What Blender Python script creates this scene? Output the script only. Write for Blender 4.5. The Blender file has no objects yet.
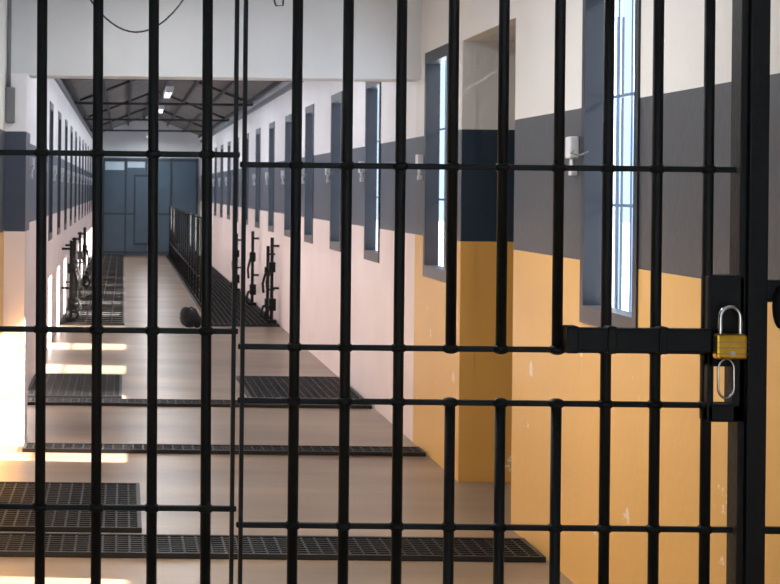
import bpy, bmesh, math, random
from mathutils import Vector, Matrix
random.seed(4)
S=bpy.context.scene
S.view_settings.view_transform='Standard'
S.view_settings.look='None'

def lin(c):
    r=[]
    for v in c:
        v=v/255.0
        r.append(v/12.92 if v<=0.04045 else ((v+0.055)/1.055)**2.4)
    return (r[0],r[1],r[2],1)

# ------------------------------------------------ materials
def mat(name,col,rough=0.6,metal=0.0,noise=0.0,nscale=6.0,bump=0.0,bscale=40,emit=None,estr=0,spec=0.5,stretch=None):
    m=bpy.data.materials.new(name); m.use_nodes=True
    nt=m.node_tree; b=nt.nodes['Principled BSDF']
    b.inputs['Roughness'].default_value=rough; b.inputs['Metallic'].default_value=metal
    b.inputs['Specular IOR Level'].default_value=spec
    c=lin(col)
    g=nt.nodes.new('ShaderNodeNewGeometry')
    n=nt.nodes.new('ShaderNodeTexNoise'); n.inputs['Scale'].default_value=nscale; n.inputs['Detail'].default_value=6
    if stretch:
        mp=nt.nodes.new('ShaderNodeMapping'); mp.inputs['Scale'].default_value=stretch
        nt.links.new(g.outputs['Position'],mp.inputs['Vector']); nt.links.new(mp.outputs['Vector'],n.inputs['Vector'])
    else: nt.links.new(g.outputs['Position'],n.inputs['Vector'])
    r=nt.nodes.new('ShaderNodeValToRGB')
    r.color_ramp.elements[0].position=0.3; r.color_ramp.elements[1].position=0.7
    r.color_ramp.elements[0].color=tuple(x*(1-noise) for x in c[:3])+(1,)
    r.color_ramp.elements[1].color=tuple(min(1,x*(1+noise*0.5)) for x in c[:3])+(1,)
    nt.links.new(n.outputs['Fac'],r.inputs['Fac']); nt.links.new(r.outputs['Color'],b.inputs['Base Color'])
    if bump:
        n2=nt.nodes.new('ShaderNodeTexNoise'); n2.inputs['Scale'].default_value=bscale
        nt.links.new(g.outputs['Position'],n2.inputs['Vector'])
        bp=nt.nodes.new('ShaderNodeBump'); bp.inputs['Strength'].default_value=bump; bp.inputs['Distance'].default_value=0.01
        nt.links.new(n2.outputs['Fac'],bp.inputs['Height']); nt.links.new(bp.outputs['Normal'],b.inputs['Normal'])
    if emit:
        b.inputs['Emission Color'].default_value=lin(emit); b.inputs['Emission Strength'].default_value=estr
    return m

def wall_mat(name,low,band,top,zb=1.33,zt=1.95,wear=0.08):
    m=bpy.data.materials.new(name); m.use_nodes=True
    nt=m.node_tree; N=nt.nodes; L=nt.links; b=N['Principled BSDF']
    b.inputs['Roughness'].default_value=0.45
    g=N.new('ShaderNodeNewGeometry'); sx=N.new('ShaderNodeSeparateXYZ'); L.new(g.outputs['Position'],sx.inputs[0])
    n=N.new('ShaderNodeTexNoise'); n.inputs['Scale'].default_value=1.6; n.inputs['Detail'].default_value=8
    L.new(g.outputs['Position'],n.inputs['Vector'])
    def thr(v):
        t=N.new('ShaderNodeMath'); t.operation='GREATER_THAN'; t.inputs[1].default_value=v
        L.new(sx.outputs['Z'],t.inputs[0]); return t
    m1=N.new('ShaderNodeMixRGB'); m1.inputs[1].default_value=lin(low); m1.inputs[2].default_value=lin(band); L.new(thr(zb).outputs[0],m1.inputs[0])
    m2=N.new('ShaderNodeMixRGB'); m2.inputs[2].default_value=lin(top); L.new(m1.outputs[0],m2.inputs[1]); L.new(thr(zt).outputs[0],m2.inputs[0])
    mr=N.new('ShaderNodeMapRange'); mr.inputs['From Min'].default_value=0.3; mr.inputs['From Max'].default_value=0.7
    mr.inputs['To Min'].default_value=1-wear; mr.inputs['To Max'].default_value=1.0
    L.new(n.outputs['Fac'],mr.inputs['Value'])
    mu=N.new('ShaderNodeMixRGB'); mu.blend_type='MULTIPLY'; mu.inputs[0].default_value=1
    L.new(m2.outputs[0],mu.inputs[1]); L.new(mr.outputs[0],mu.inputs[2])
    n3=N.new('ShaderNodeTexNoise'); n3.inputs['Scale'].default_value=4; n3.inputs['Detail'].default_value=10; n3.inputs['Roughness'].default_value=0.65
    L.new(g.outputs['Position'],n3.inputs['Vector'])
    gt=N.new('ShaderNodeMath'); gt.operation='GREATER_THAN'; gt.inputs[1].default_value=0.66; L.new(n3.outputs['Fac'],gt.inputs[0])
    lo=N.new('ShaderNodeMath'); lo.operation='LESS_THAN'; lo.inputs[1].default_value=zb; L.new(sx.outputs['Z'],lo.inputs[0])
    mm=N.new('ShaderNodeMath'); mm.operation='MULTIPLY'; L.new(gt.outputs[0],mm.inputs[0]); L.new(lo.outputs[0],mm.inputs[1])
    ch=N.new('ShaderNodeMixRGB'); ch.inputs[2].default_value=lin((238,225,205)); L.new(mm.outputs[0],ch.inputs[0]); L.new(mu.outputs[0],ch.inputs[1])
    L.new(ch.outputs[0],b.inputs['Base Color'])
    n2=N.new('ShaderNodeTexNoise'); n2.inputs['Scale'].default_value=25; L.new(g.outputs['Position'],n2.inputs['Vector'])
    bp=N.new('ShaderNodeBump'); bp.inputs['Strength'].default_value=0.15; bp.inputs['Distance'].default_value=0.01
    L.new(n2.outputs['Fac'],bp.inputs['Height']); L.new(bp.outputs['Normal'],b.inputs['Normal'])
    return m

M_near=wall_mat('paint_ochre_wall',(230,184,108),(62,65,70),(232,232,230))
M_far=wall_mat('paint_pale_wall',(246,228,224),(60,68,86),(240,240,244))
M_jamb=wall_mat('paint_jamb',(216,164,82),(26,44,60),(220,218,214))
M_white=mat('plaster_white',(216,221,224),0.7,noise=0.06,nscale=2)
M_ext=mat('exterior_render',(196,214,236),0.8,noise=0.05,nscale=2)
M_black=mat('black_enamel',(15,17,16),0.6,0.0,noise=0.3,nscale=30,bump=0.15,bscale=60,spec=0.28)
M_frame=mat('window_frame_paint',(16,22,32),0.4,noise=0.2)
M_wbar=mat('window_bar_paint',(110,140,175),0.4,noise=0.1)
M_dark=mat('dark_pit',(13,13,15),0.8)
M_bed=mat('grate_bed',(92,86,82),0.7,noise=0.2)
M_grate=mat('grate_steel',(30,30,32),0.5,0.2,noise=0.3,nscale=20)
M_floor=mat('concrete_floor',(142,122,102),0.34,noise=0.42,nscale=1.5,bump=0.1,bscale=18,stretch=(0.35,1.3,1))  # noise stretched crosswise puts shade stripes and stains into the floor colour
M_roof=mat('roof_sheet',(112,110,108),0.7,noise=0.25,nscale=3)
M_truss=mat('truss_steel',(46,46,48),0.6,0.2)
M_brass=mat('brass',(205,165,60),0.3,1.0,noise=0.15,nscale=40)
M_steel=mat('polished_steel',(190,190,188),0.25,1.0)
M_door=mat('door_blue_paint',(66,88,104),0.5,noise=0.12,nscale=3)
M_streak=mat('door_light_streak',(185,205,218),0.3,noise=0.12,nscale=3)  # pale colour standing in for light streaks on the end door
M_doord=mat('door_blue_dark',(34,48,62),0.5)
M_box=mat('switch_plastic',(214,216,220),0.4)
M_grey=mat('conduit_grey',(110,114,118),0.5)
M_lamp=mat('lamp_tube',(255,255,255),0.4,emit=(245,248,255),estr=1.4)
M_ground=mat('yard_concrete',(186,200,220),0.9,noise=0.1,nscale=2)
M_bag=mat('black_canvas',(20,20,23),0.8,noise=0.3,nscale=12,bump=0.4)

# ------------------------------------------------ mesh helpers
class B:
    def __init__(s): s.bm=bmesh.new(); s.mats=[]
    def mi(s,m):
        if m not in s.mats: s.mats.append(m)
        return s.mats.index(m)
    def box(s,x0,x1,y0,y1,z0,z1,m,bev=0):
        r=bmesh.ops.create_cube(s.bm,size=1)
        vs=r['verts']
        for v in vs:
            v.co=Vector(((x0+x1)/2+v.co.x*(x1-x0),(y0+y1)/2+v.co.y*(y1-y0),(z0+z1)/2+v.co.z*(z1-z0)))
        fs=set(f for v in vs for f in v.link_faces); i=s.mi(m)
        for f in fs: f.material_index=i
        if bev:
            es=list(set(e for v in vs for e in v.link_edges))
            rr=bmesh.ops.bevel(s.bm,geom=es,offset=bev,segments=2,affect='EDGES',profile=0.5)
            for f in rr['faces']: f.material_index=i
    def cyl(s,p0,p1,r,m,seg=14,r2=None):
        p0=Vector(p0);p1=Vector(p1);d=p1-p0
        q=Vector((0,0,1)).rotation_difference(d.normalized()).to_matrix().to_4x4()
        rr=bmesh.ops.create_cone(s.bm,cap_ends=True,segments=seg,radius1=r,radius2=r if r2 is None else r2,depth=d.length,matrix=Matrix.Translation((p0+p1)/2)@q)
        i=s.mi(m)
        for f in set(f for v in rr['verts'] for f in v.link_faces): f.material_index=i; f.smooth=len(f.verts)==4
    def ball(s,c,sx,sy,sz,m,seg=14):
        rr=bmesh.ops.create_uvsphere(s.bm,u_segments=seg,v_segments=8,radius=1,matrix=Matrix.Translation(c)@Matrix.Diagonal((sx,sy,sz,1)))
        i=s.mi(m)
        for f in set(f for v in rr['verts'] for f in v.link_faces): f.material_index=i; f.smooth=True
    def tube(s,pts,r,m,seg=8,closed=False):
        pts=[Vector(p) for p in pts]; n=len(pts); rings=[]
        for k,p in enumerate(pts):
            a=pts[(k-1)%n] if (closed or k>0) else p
            b=pts[(k+1)%n] if (closed or k<n-1) else p
            t=(b-a).normalized()
            up=Vector((0,1,0)) if abs(t.y)<0.9 else Vector((1,0,0))
            u=t.cross(up).normalized(); w=t.cross(u)
            rings.append([s.bm.verts.new(p+u*r*math.cos(2*math.pi*j/seg)+w*r*math.sin(2*math.pi*j/seg)) for j in range(seg)])
        i=s.mi(m)
        for k in range(n if closed else n-1):
            A=rings[k];Bq=rings[(k+1)%n]
            for j in range(seg):
                f=s.bm.faces.new((A[j],A[(j+1)%seg],Bq[(j+1)%seg],Bq[j])); f.material_index=i; f.smooth=True
    def poly(s,vs,m):
        f=s.bm.faces.new([s.bm.verts.new(v) for v in vs]); f.material_index=s.mi(m)
    def done(s,name,parent=None):
        bmesh.ops.recalc_face_normals(s.bm,faces=s.bm.faces)
        me=bpy.data.meshes.new(name); s.bm.to_mesh(me); s.bm.free()
        for m in s.mats: me.materials.append(m)
        o=bpy.data.objects.new(name,me); S.collection.objects.link(o)
        if parent: o.parent=parent
        return o
def empty(name,loc=(0,0,0)):
    e=bpy.data.objects.new(name,None); e.empty_display_size=0.1; S.collection.objects.link(e); return e

def holed_wall(name,x0,x1,y0,y1,z0,z1,holes,m):
    ys=sorted(set([y0,y1]+[h[0] for h in holes]+[h[1] for h in holes]))
    zs=sorted(set([z0,z1]+[h[2] for h in holes]+[h[3] for h in holes]))
    def solid(i,j):
        if i<0 or j<0 or i>=len(ys)-1 or j>=len(zs)-1: return False
        cy=(ys[i]+ys[i+1])/2; cz=(zs[j]+zs[j+1])/2
        return not any(h[0]<cy<h[1] and h[2]<cz<h[3] for h in holes)
    b=B()
    for i in range(len(ys)-1):
        for j in range(len(zs)-1):
            if not solid(i,j): continue
            a,c,d,e=ys[i],ys[i+1],zs[j],zs[j+1]
            b.poly([(x0,a,d),(x0,a,e),(x0,c,e),(x0,c,d)],m)
            b.poly([(x1,a,d),(x1,c,d),(x1,c,e),(x1,a,e)],m)
            if not solid(i-1,j): b.poly([(x0,a,d),(x1,a,d),(x1,a,e),(x0,a,e)],m)
            if not solid(i+1,j): b.poly([(x0,c,d),(x0,c,e),(x1,c,e),(x1,c,d)],m)
            if not solid(i,j-1): b.poly([(x0,a,d),(x0,c,d),(x1,c,d),(x1,a,d)],m)
            if not solid(i,j+1): b.poly([(x0,a,e),(x1,a,e),(x1,c,e),(x0,c,e)],m)
    bmesh.ops.remove_doubles(b.bm,verts=b.bm.verts,dist=0.0005)
    return b.done(name)

XL,XR=-0.74,1.865
YP=9.6      # portal between the two sections
YE=36.4
T=0.08
SILL,HEAD=1.12,2.42
A0,A1=7.17,8.30   # door alcove
winR=[(5.46,6.07),(8.66,9.27)]
far=[(10.95,11.56),(12.88,13.49)]
y=14.8
while y<34.8: far.append((y,y+0.61)); y+=1.93
# ------------------------------------------------ shell
holed_wall('wall_right',XR,XR+T,-2,YP,0,3.0,[(a,c,SILL,HEAD) for a,c in winR]+[(A0,A1,0,2.44)],M_near)
holed_wall('wall_right_far',XR,XR+T,YP,YE,0,2.82,[(a,c,SILL,HEAD) for a,c in far],M_far)
holed_wall('wall_left',XL-T,XL,-2,YP,0,3.0,[(6.2,6.8,SILL,HEAD)],M_near)
holed_wall('wall_left_far',XL-T,XL,YP,YE,0,2.82,[(a,c,SILL,HEAD) for a,c in far],M_far)
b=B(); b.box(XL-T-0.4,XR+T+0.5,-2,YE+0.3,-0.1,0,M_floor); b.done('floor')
b=B(); b.box(-60,60,-40,90,-0.3,-0.12,M_ground); b.done('ground')
b=B(); b.box(XL-T,XR+T+0.0,-2,YP-0.15,3.0,3.1,M_white); b.done('ceiling')
b=B(); b.box(XL-T,XR+T,YE,YE+0.2,0,3.5,M_white); b.done('wall_end')
b=B(); b.box(XL-0.0,-0.61,YP-0.3,YP+0.1,0,2.31,M_far); b.done('wall_portal_pier')
b=B(); b.box(XL-T,XR+T,YP-0.15,YP+0.1,2.31,3.5,M_white); b.done('wall_portal_header')
b=B()
b.box(XR+T,XR+0.45,A1,A1+0.1,0,2.44,M_jamb); b.box(XR+T,XR+0.45,A0-0.05,A0,0,2.44,M_jamb)
b.box(XR+T,XR+0.45,A0-0.1,A0-0.05,0,2.54,M_ext)
b.box(XR+T,XR+0.45,A0-0.05,A1+0.1,2.44,2.54,M_white)
b.box(XR+0.001,XR+T,A1-0.005,A1+0.002,0,2.44,M_jamb)
b.done('wall_alcove')
d=empty('door_1')
b=B(); b.box(XR+0.455,XR+0.50,A0-0.06,A1+0.06,0.0,2.44,M_doord)
for k in range(5): b.box(XR+0.44,XR+0.455,A0+0.02,A1-0.02,0.2+0.45*k,0.25+0.45*k,M_frame)
b.cyl((XR+0.42,A0+0.15,1.0),(XR+0.42,A0+0.15,1.2),0.012,M_steel); b.done('leaf',d)

# gabled roof with trusses
xm=(XL+XR)/2; zr=3.38; ze=2.82
b=B()
for side in (0,1):
    xa,xb=(XL-T-0.1,xm) if side==0 else (xm,XR+T+0.1)
    N=int((YE-YP)/0.09)
    prev=None
    for k in range(N+1):
        yy=YP+0.1+(YE+0.1-YP)*k/N; off=0.018*(k%2)
        za,zb_=(ze,zr) if side==0 else (zr,ze)
        cur=(b.bm.verts.new((xa,yy,za+off)),b.bm.verts.new((xb,yy,zb_+off)))
        if prev:
            f=b.bm.faces.new((prev[0],prev[1],cur[1],cur[0])); f.material_index=b.mi(M_roof)
        prev=cur
b.done('roof_sheeting')
b=B(); yy=YP+2.2
def strut(b,p,q,w=0.018):
    b.cyl(p,q,w,M_truss,seg=4)
while yy<YE-0.5:
    strut(b,(XL,yy,ze+0.02),(XR,yy,ze+0.02)); strut(b,(XL,yy,ze+0.03),(xm,yy,zr-0.02)); strut(b,(XR,yy,ze+0.03),(xm,yy,zr-0.02))
    yy+=5.0
for fx in (0.05,0.25,0.45,0.65):
    for sgn in (-1,1):
        X=xm+sgn*fx*1.9; Z=zr-(zr-ze)*abs(X-xm)/((XR-XL)/2+0.22)-0.03
        b.box(X-0.02,X+0.02,YP+0.1,YE,Z-0.04,Z,M_truss)
b.done('roof_truss')
b=B(); b.box(XR-0.03,XR,YP+0.1,YE,2.74,2.80,M_grey); b.done('trim_1')
b=B(); b.box(XL,XL+0.03,YP+0.1,YE,2.74,2.80,M_grey); b.done('trim_2')

# ------------------------------------------------ windows
wn=0
def window(side,a,c):
    global wn; wn+=1
    e=empty('window_%d'%wn); b=B()
    sx=XR if side>0 else XL
    def bx(d0,d1,y0,y1,z0,z1,m):
        x0,x1=sx+side*d0,sx+side*d1
        b.box(min(x0,x1),max(x0,x1),y0,y1,z0,z1,m)
    f=0.014
    bx(-0.008,T,a,a+f,SILL,HEAD,M_frame); bx(-0.008,T,c-f,c,SILL,HEAD,M_frame)
    bx(-0.008,T,a+f,c-f,HEAD-0.03,HEAD,M_frame); bx(-0.008,T,a+f,c-f,SILL,SILL+0.03,M_frame)
    bx(-0.008,0,a-0.03,a,SILL-0.04,HEAD+0.04,M_frame); bx(-0.008,0,c,c+0.03,SILL-0.04,HEAD+0.04,M_frame)
    bx(-0.008,0,a,c,HEAD,HEAD+0.04,M_frame); bx(-0.008,0,a,c,SILL-0.04,SILL,M_frame)
    b.done('frame',e)
    b=B()
    for k in range(1,4):
        yy=a+(c-a)*k/4; x=sx+side*(T+0.006)
        b.cyl((x,yy,SILL+0.02),(x,yy,HEAD-0.02),0.006,M_wbar,seg=8)
    x0,x1=sorted((sx+side*(T+0.0),sx+side*(T+0.012)))
    for z in (1.55,1.98):
        b.box(x0,x1,a+f,c-f,z,z+0.012,M_wbar)
    b.done('bars',e)
for a,c in winR+far: window(1,a,c)
for a,c in [(6.2,6.8)]+far: window(-1,a,c)

def lockbox(side,yy):
    sx=XR if side>0 else XL
    b=B(); x0,x1=sorted((sx,sx-side*0.04))
    b.box(x0,x1,yy-0.035,yy+0.035,1.745,1.835,M_box,0.006)
    b.cyl((sx-side*0.02,yy,1.745),(sx-side*0.02,yy,1.70),0.010,M_box)
    b.box(min(sx-side*0.002,sx-side*0.03),max(sx-side*0.002,sx-side*0.03),yy-0.02,yy+0.02,1.675,1.705,M_box,0.004)
    b.tube([(sx-side*0.02,yy-0.03,1.78),(sx-side*0.04,yy-0.05,1.765),(sx-side*0.03,yy-0.13,1.755),(sx-side*0.003,yy-0.16,1.77)],0.003,M_grey)
    b.done('switch_box')
for a,c in winR+far: lockbox(1,c+0.11)
for a,c in far: lockbox(-1,c+0.11)

# ------------------------------------------------ end double door
e=empty('door_2')
b=B(); yd=YE-0.065; ye=YE-0.004
b.box(-0.52,xm+0.01,yd,ye,0.0,2.36,M_door); b.box(xm+0.02,1.80,yd,ye,0.0,2.36,M_door); b.done('leaf',e)
b=B()
for z in (0.05,0.98,2.28):
    b.box(-0.5,1.78,yd-0.02,yd,z,z+0.04,M_doord)
for x in (-0.52,0.02,xm-0.03,1.12,1.74):
    b.box(x,x+0.04,yd-0.022,yd,0.0,2.36,M_doord)
b.box(0.24,0.70,yd-0.03,yd-0.022,0.25,1.95,M_doord); b.box(0.28,0.66,yd-0.036,yd-0.03,0.3,1.9,M_door)
b.box(-0.46,0.0,yd-0.015,yd,2.06,2.26,M_streak); b.box(0.08,0.50,yd-0.015,yd,2.12,2.26,M_streak)  # pale panels paint the streaks of light at the door's upper left
b.cyl((0.63,yd-0.07,0.95),(0.63,yd-0.07,1.2),0.015,M_steel)
b.done('bracing',e)

# ------------------------------------------------ floor grates
def grate(name,x0,x1,y0,y1,step=0.045,bed=None):
    b=B(); b.box(x0,x1,y0,y1,0.0,0.006,bed or M_dark)
    for a in (x0,x1-0.02): b.box(a,a+0.02,y0,y1,0.006,0.024,M_grate)
    for a in (y0,y1-0.02): b.box(x0+0.02,x1-0.02,a,a+0.02,0.006,0.024,M_grate)
    n=int((y1-y0-0.04)/step)
    for k in range(1,n+1):
        yy=y0+0.02+k*(y1-y0-0.04)/(n+1)
        b.box(x0+0.02,x1-0.02,yy-0.006,yy+0.006,0.006,0.022,M_grate)
    n=int((x1-x0)/(0.06 if not bed else 0.14))
    for k in range(1,n):
        xx=x0+k*(x1-x0)/n
        b.box(xx-0.005,xx+0.005,y0+0.02,y1-0.02,0.006,0.020,M_grate)
    return b.done(name)
grate('floor_grate',XL,0.10,6.98,8.05)
grate('floor_grate',XL,0.00,11.4,12.75)
grate('floor_grate',0.97,XR-0.02,11.4,12.75)
grate('floor_grate',XL+0.0,0.02,17.6,YE-0.4,0.30,bed=M_bed)
grate('floor_grate',1.02,XR-0.02,17.6,YE-0.4,0.12)
grate('cross_strip',XL+0.0,XR-0.02,6.50,6.86)
grate('cross_strip',XL+0.14,XR-0.02,9.08,9.29)  # drain at the portal
grate('cross_strip',XL+0.0,XR-0.02,11.05,11.28)  # dark slatted strip across the floor

# ------------------------------------------------ railing along far right grate
b=B(); yy=19.2
while yy<35.5:
    b.cyl((1.09,yy,0.02),(1.09,yy,1.22),0.014,M_black,seg=8); yy+=0.9
for z in (0.35,1.2): b.cyl((1.09,19.2,z),(1.09,35.4,z),0.012,M_black,seg=8)
b.done('railing')
# posts carrying the sliding cell-door bolts and their levers
def stand(x,yy,h,sgn):
    b=B()
    b.box(x-0.06,x+0.06,yy-0.06,yy+0.06,0.024,0.06,M_black,0.006)
    b.box(x-0.02,x+0.02,yy-0.02,yy+0.02,0.04,h,M_black,0.004)
    w=sgn*(abs(XR-x) if sgn>0 else abs(XL-x))
    for z in (h-0.1,h*0.42): b.cyl((x,yy,z),(x+w*0.95,yy,z),0.014,M_black)
    # lever with a bent handle
    b.tube([(x,yy-0.03,h*0.66),(x-sgn*0.04,yy-0.06,h*0.62),(x-sgn*0.07,yy-0.09,h*0.5),(x-sgn*0.06,yy-0.1,h*0.38)],0.016,M_black)
    b.box(x-0.04,x+0.04,yy-0.045,yy+0.045,h*0.60,h*0.72,M_black,0.008)
    b.box(x-0.035,x+0.05,yy-0.05,yy+0.05,h*0.16,h*0.30,M_black,0.01)
    b.tube([(x,yy-0.04,h*0.22),(x-sgn*0.06,yy-0.07,h*0.2),(x-sgn*0.09,yy-0.09,h*0.1),(x-sgn*0.06,yy-0.09,0.05)],0.016,M_black)
    b.done('door_bolt_lever')
for k,yy in enumerate((17.9,18.4,20.6,23.5)): stand(XR-0.09,yy,1.04-0.12*(k%2),1)
for k,yy in enumerate((17.9,19.0,21.4,24.0)): stand(XL+0.12,yy,0.98,-1)
b=B()
b.ball((0.78,17.4,0.11),0.12,0.22,0.11,M_bag); b.ball((0.73,17.3,0.16),0.07,0.12,0.09,M_bag); b.ball((0.86,17.35,0.08),0.06,0.14,0.08,M_bag)
b.tube([(0.70,17.2,0.16),(0.72,17.2,0.23),(0.79,17.2,0.25),(0.84,17.2,0.22),(0.86,17.2,0.14)],0.01,M_bag)
b.done('duffel_bag')

# ------------------------------------------------ pier switch, conduit, cable
b=B(); yf=YP-0.3
b.box(-0.735,-0.68,yf-0.05,yf,2.0,2.22,M_grey,0.006); b.cyl((-0.72,yf-0.02,2.2),(-0.72,yf-0.02,2.98),0.014,M_grey)
b.done('junction_box')
b=B()
pts=[]
for k in range(25):
    t=k/24; pts.append((-0.36+0.84*t,8.6,3.0-0.5*(1-(2*t-1)**2)**0.9-0.0))
b.tube(pts,0.005,M_black); b.done('hanging_cable')
b=B(); b.tube([(0.82,8.6,3.0),(0.83,8.6,2.75),(0.86,8.6,2.66),(0.9,8.6,2.66),(0.92,8.6,3.0)],0.005,M_black); b.done('hanging_cable')

# ------------------------------------------------ the barred gate
G=3.4
g=empty('barred_gate')
rb=0.0120
def leaf(name,xs,rows,x0,x1,skip=None,lean=0):
    b=B()
    for i,x in enumerate(xs):
        spans=[(0.06,2.92)]
        if skip and i in skip: spans=[(0.06,skip[i][0]),(skip[i][1],2.92)]
        for a,c in spans:
            b.cyl((x-lean*(a-1.6),G,a),(x-lean*(c-1.6),G,c),rb,M_black)
    for z in rows:
        b.box(x0,x1,G-0.006,G+0.006,z-0.0065,z+0.0065,M_black,0.003)
        for i,x in enumerate(xs):
            b.ball((x-lean*(z-1.6),G,z),0.020,0.017,0.012,M_black)
    return b.done(name,g)
leaf('leaf_left',[-0.187-0.124*3,-0.187-0.124*2,-0.187-0.124,-0.187,-0.060,0.066,0.188],[0.08,0.478,0.878,1.280,1.680,2.08,2.48,2.88],XL+0.03,0.262,lean=0.006)
sk={3:(1.12,1.246),4:(1.12,1.246),5:(1.12,1.246)}
leaf('leaf_right',[0.390,0.505,0.626,0.744,0.858,0.985,1.096,1.208,1.324],[0.08,0.44,0.842,1.124,1.246,1.658,2.06,2.46,2.88],0.262,1.40,skip=sk)
b=B()
for x in (0.252,0.272): b.box(x-0.0045,x+0.0045,G-0.012,G+0.012,0.04,2.94,M_black,0.001)
b.done('meeting_stiles',g)
b=B()
b.box(1.385,1.40,G-0.03,G+0.03,0.0,2.99,M_black,0.003)
b.box(1.405,1.45,G-0.03,G+0.03,0.0,2.99,M_black,0.004)
b.box(XL+0.005,XR-0.005,G-0.03,G+0.03,2.94,2.99,M_black); b.box(XL+0.005,XR-0.005,G-0.02,G+0.02,0.0,0.05,M_black)
for x in (1.58,1.70,1.82): b.cyl((x,G,0.03),(x,G,2.97),rb,M_black)
for z in (0.44,0.842,2.06): b.box(1.45,XR-0.005,G-0.006,G+0.006,z-0.0075,z+0.0075,M_black)
for z in (0.6,2.2):
    b.cyl((1.455,G-0.03,z),(1.455,G-0.03,z+0.12),0.02,M_black)
b.box(1.45,1.50,G-0.02,G+0.01,1.36,1.41,M_black,0.006); b.ball((1.478,G-0.03,1.35),0.018,0.02,0.05,M_black)
b.done('frame',g)
b=B()
b.box(0.995,1.32,G-0.045,G-0.018,1.247,1.300,M_black,0.004)
b.box(0.992,1.02,G-0.052,G-0.012,1.243,1.304,M_black,0.004)
b.box(1.085,1.105,G-0.050,G-0.012,1.243,1.304,M_black,0.003); b.box(1.20,1.22,G-0.050,G-0.012,1.243,1.304,M_black,0.003)
b.done('slide_bolt',g)
b=B()
b.box(1.316,1.40,G-0.03,G+0.02,1.29,1.42,M_black,0.005)
b.box(1.316,1.33,G-0.03,G+0.02,1.09,1.29,M_black,0.003)
b.box(1.372,1.40,G-0.03,G+0.02,1.09,1.29,M_black,0.003)
b.box(1.316,1.40,G-0.03,G+0.02,1.09,1.13,M_black,0.004)
b.box(1.316,1.375,G-0.03,G+0.02,1.215,1.30,M_black,0.003)
b.done('lock_case',g)
b=B(); cx,cz=1.352,1.19
pts=[]
for t in range(24):
    a=2*math.pi*t/24
    pts.append((cx+0.018*math.cos(a),G-0.042,cz+0.026*math.sin(a)+(0.018 if math.sin(a)>0 else -0.018)))
b.tube(pts,0.0028,M_steel,closed=True); b.done('staple_ring',g)
p=empty('padlock')
b=B(); px=1.352; py=G-0.062
b.box(px-0.034,px+0.034,py-0.014,py+0.014,1.236,1.292,M_brass,0.005)
for z in (1.248,1.261,1.274): b.box(px-0.0345,px+0.0345,py-0.0148,py+0.0148,z,z+0.0015,M_grey)
b.cyl((px,py-0.016,1.25),(px,py-0.013,1.25),0.006,M_steel)
b.done('body',p)
b=B(); pts=[(px-0.022,py,1.285),(px-0.022,py,1.325)]
for t in range(1,12):
    a=math.pi*(1-t/12); pts.append((px+0.022*math.cos(a),py,1.328+0.024*math.sin(a)))
pts+=[(px+0.022,py,1.325),(px+0.022,py,1.285)]
b.tube(pts,0.0050,M_steel,seg=12); b.done('shackle',p)

# ------------------------------------------------ lamps
def fixture(x,yy,z,w,energy=80):
    e=empty('fluorescent_fill_lamp'); b=B()
    b.box(x-0.05,x+0.05,yy-0.62,yy+0.62,z,z+0.04,M_box)
    b.cyl((x-0.025,yy-0.6,z-0.02),(x-0.025,yy+0.6,z-0.02),0.013,M_lamp,seg=10); b.cyl((x+0.025,yy-0.6,z-0.02),(x+0.025,yy+0.6,z-0.02),0.013,M_lamp,seg=10)
    for s in (-1,1): b.box(x-0.045,x+0.045,yy+s*0.61-0.01,yy+s*0.61+0.01,z-0.04,z,M_box)
    for s in (-1,1): b.cyl((x,yy+s*0.5,z+0.04),(x,yy+s*0.5,z+w),0.006,M_grey,seg=6)
    b.done('housing',e)
    l=bpy.data.lights.new('tube_fill_light','AREA'); l.shape='RECTANGLE'; l.size=0.10; l.size_y=1.2; l.energy=energy; l.color=(0.97,0.98,1)
    o=bpy.data.objects.new('tube_fill_light',l); S.collection.objects.link(o); o.location=(x,yy,z-0.045); o.parent=e
for yy in (11.5,15.5,19.5,23.5,27.5,31.5,35): fixture(xm,yy,2.86,0.4,energy=28)  # hall tubes, with extra fixtures added along the row as fill light
for yy,en in ((5.6,60),(8.2,14)): fixture(xm-0.3,yy,2.92,0.06,energy=en)  # unseen fixtures added to light the near section

sun=bpy.data.lights.new('sun','SUN'); sun.energy=46; sun.angle=0.009; sun.color=(1,0.96,0.91)
so=bpy.data.objects.new('sun',sun); S.collection.objects.link(so)
dirv=Vector((-1,0.05,-0.63)); so.rotation_euler=dirv.to_track_quat('-Z','Y').to_euler(); so.location=(10,10,10)
w=bpy.data.worlds.new('sky'); S.world=w; w.use_nodes=True
w.node_tree.nodes['Background'].inputs[0].default_value=(0.62,0.80,1.0,1); w.node_tree.nodes['Background'].inputs[1].default_value=1.35

# ------------------------------------------------ camera
cam=bpy.data.cameras.new('camera'); co=bpy.data.objects.new('camera',cam); S.collection.objects.link(co)
cam.sensor_width=36; cam.lens=36*1500/780
cam.shift_x=266/780; cam.shift_y=-103/780; cam.clip_end=300
cam.dof.use_dof=True; cam.dof.focus_distance=3.6; cam.dof.aperture_fstop=20
co.matrix_world=Matrix.Translation((0,0,1.6))@Matrix.Rotation(math.radians(90),4,'X')@Matrix.Rotation(0.0105,4,'Z')
S.camera=co
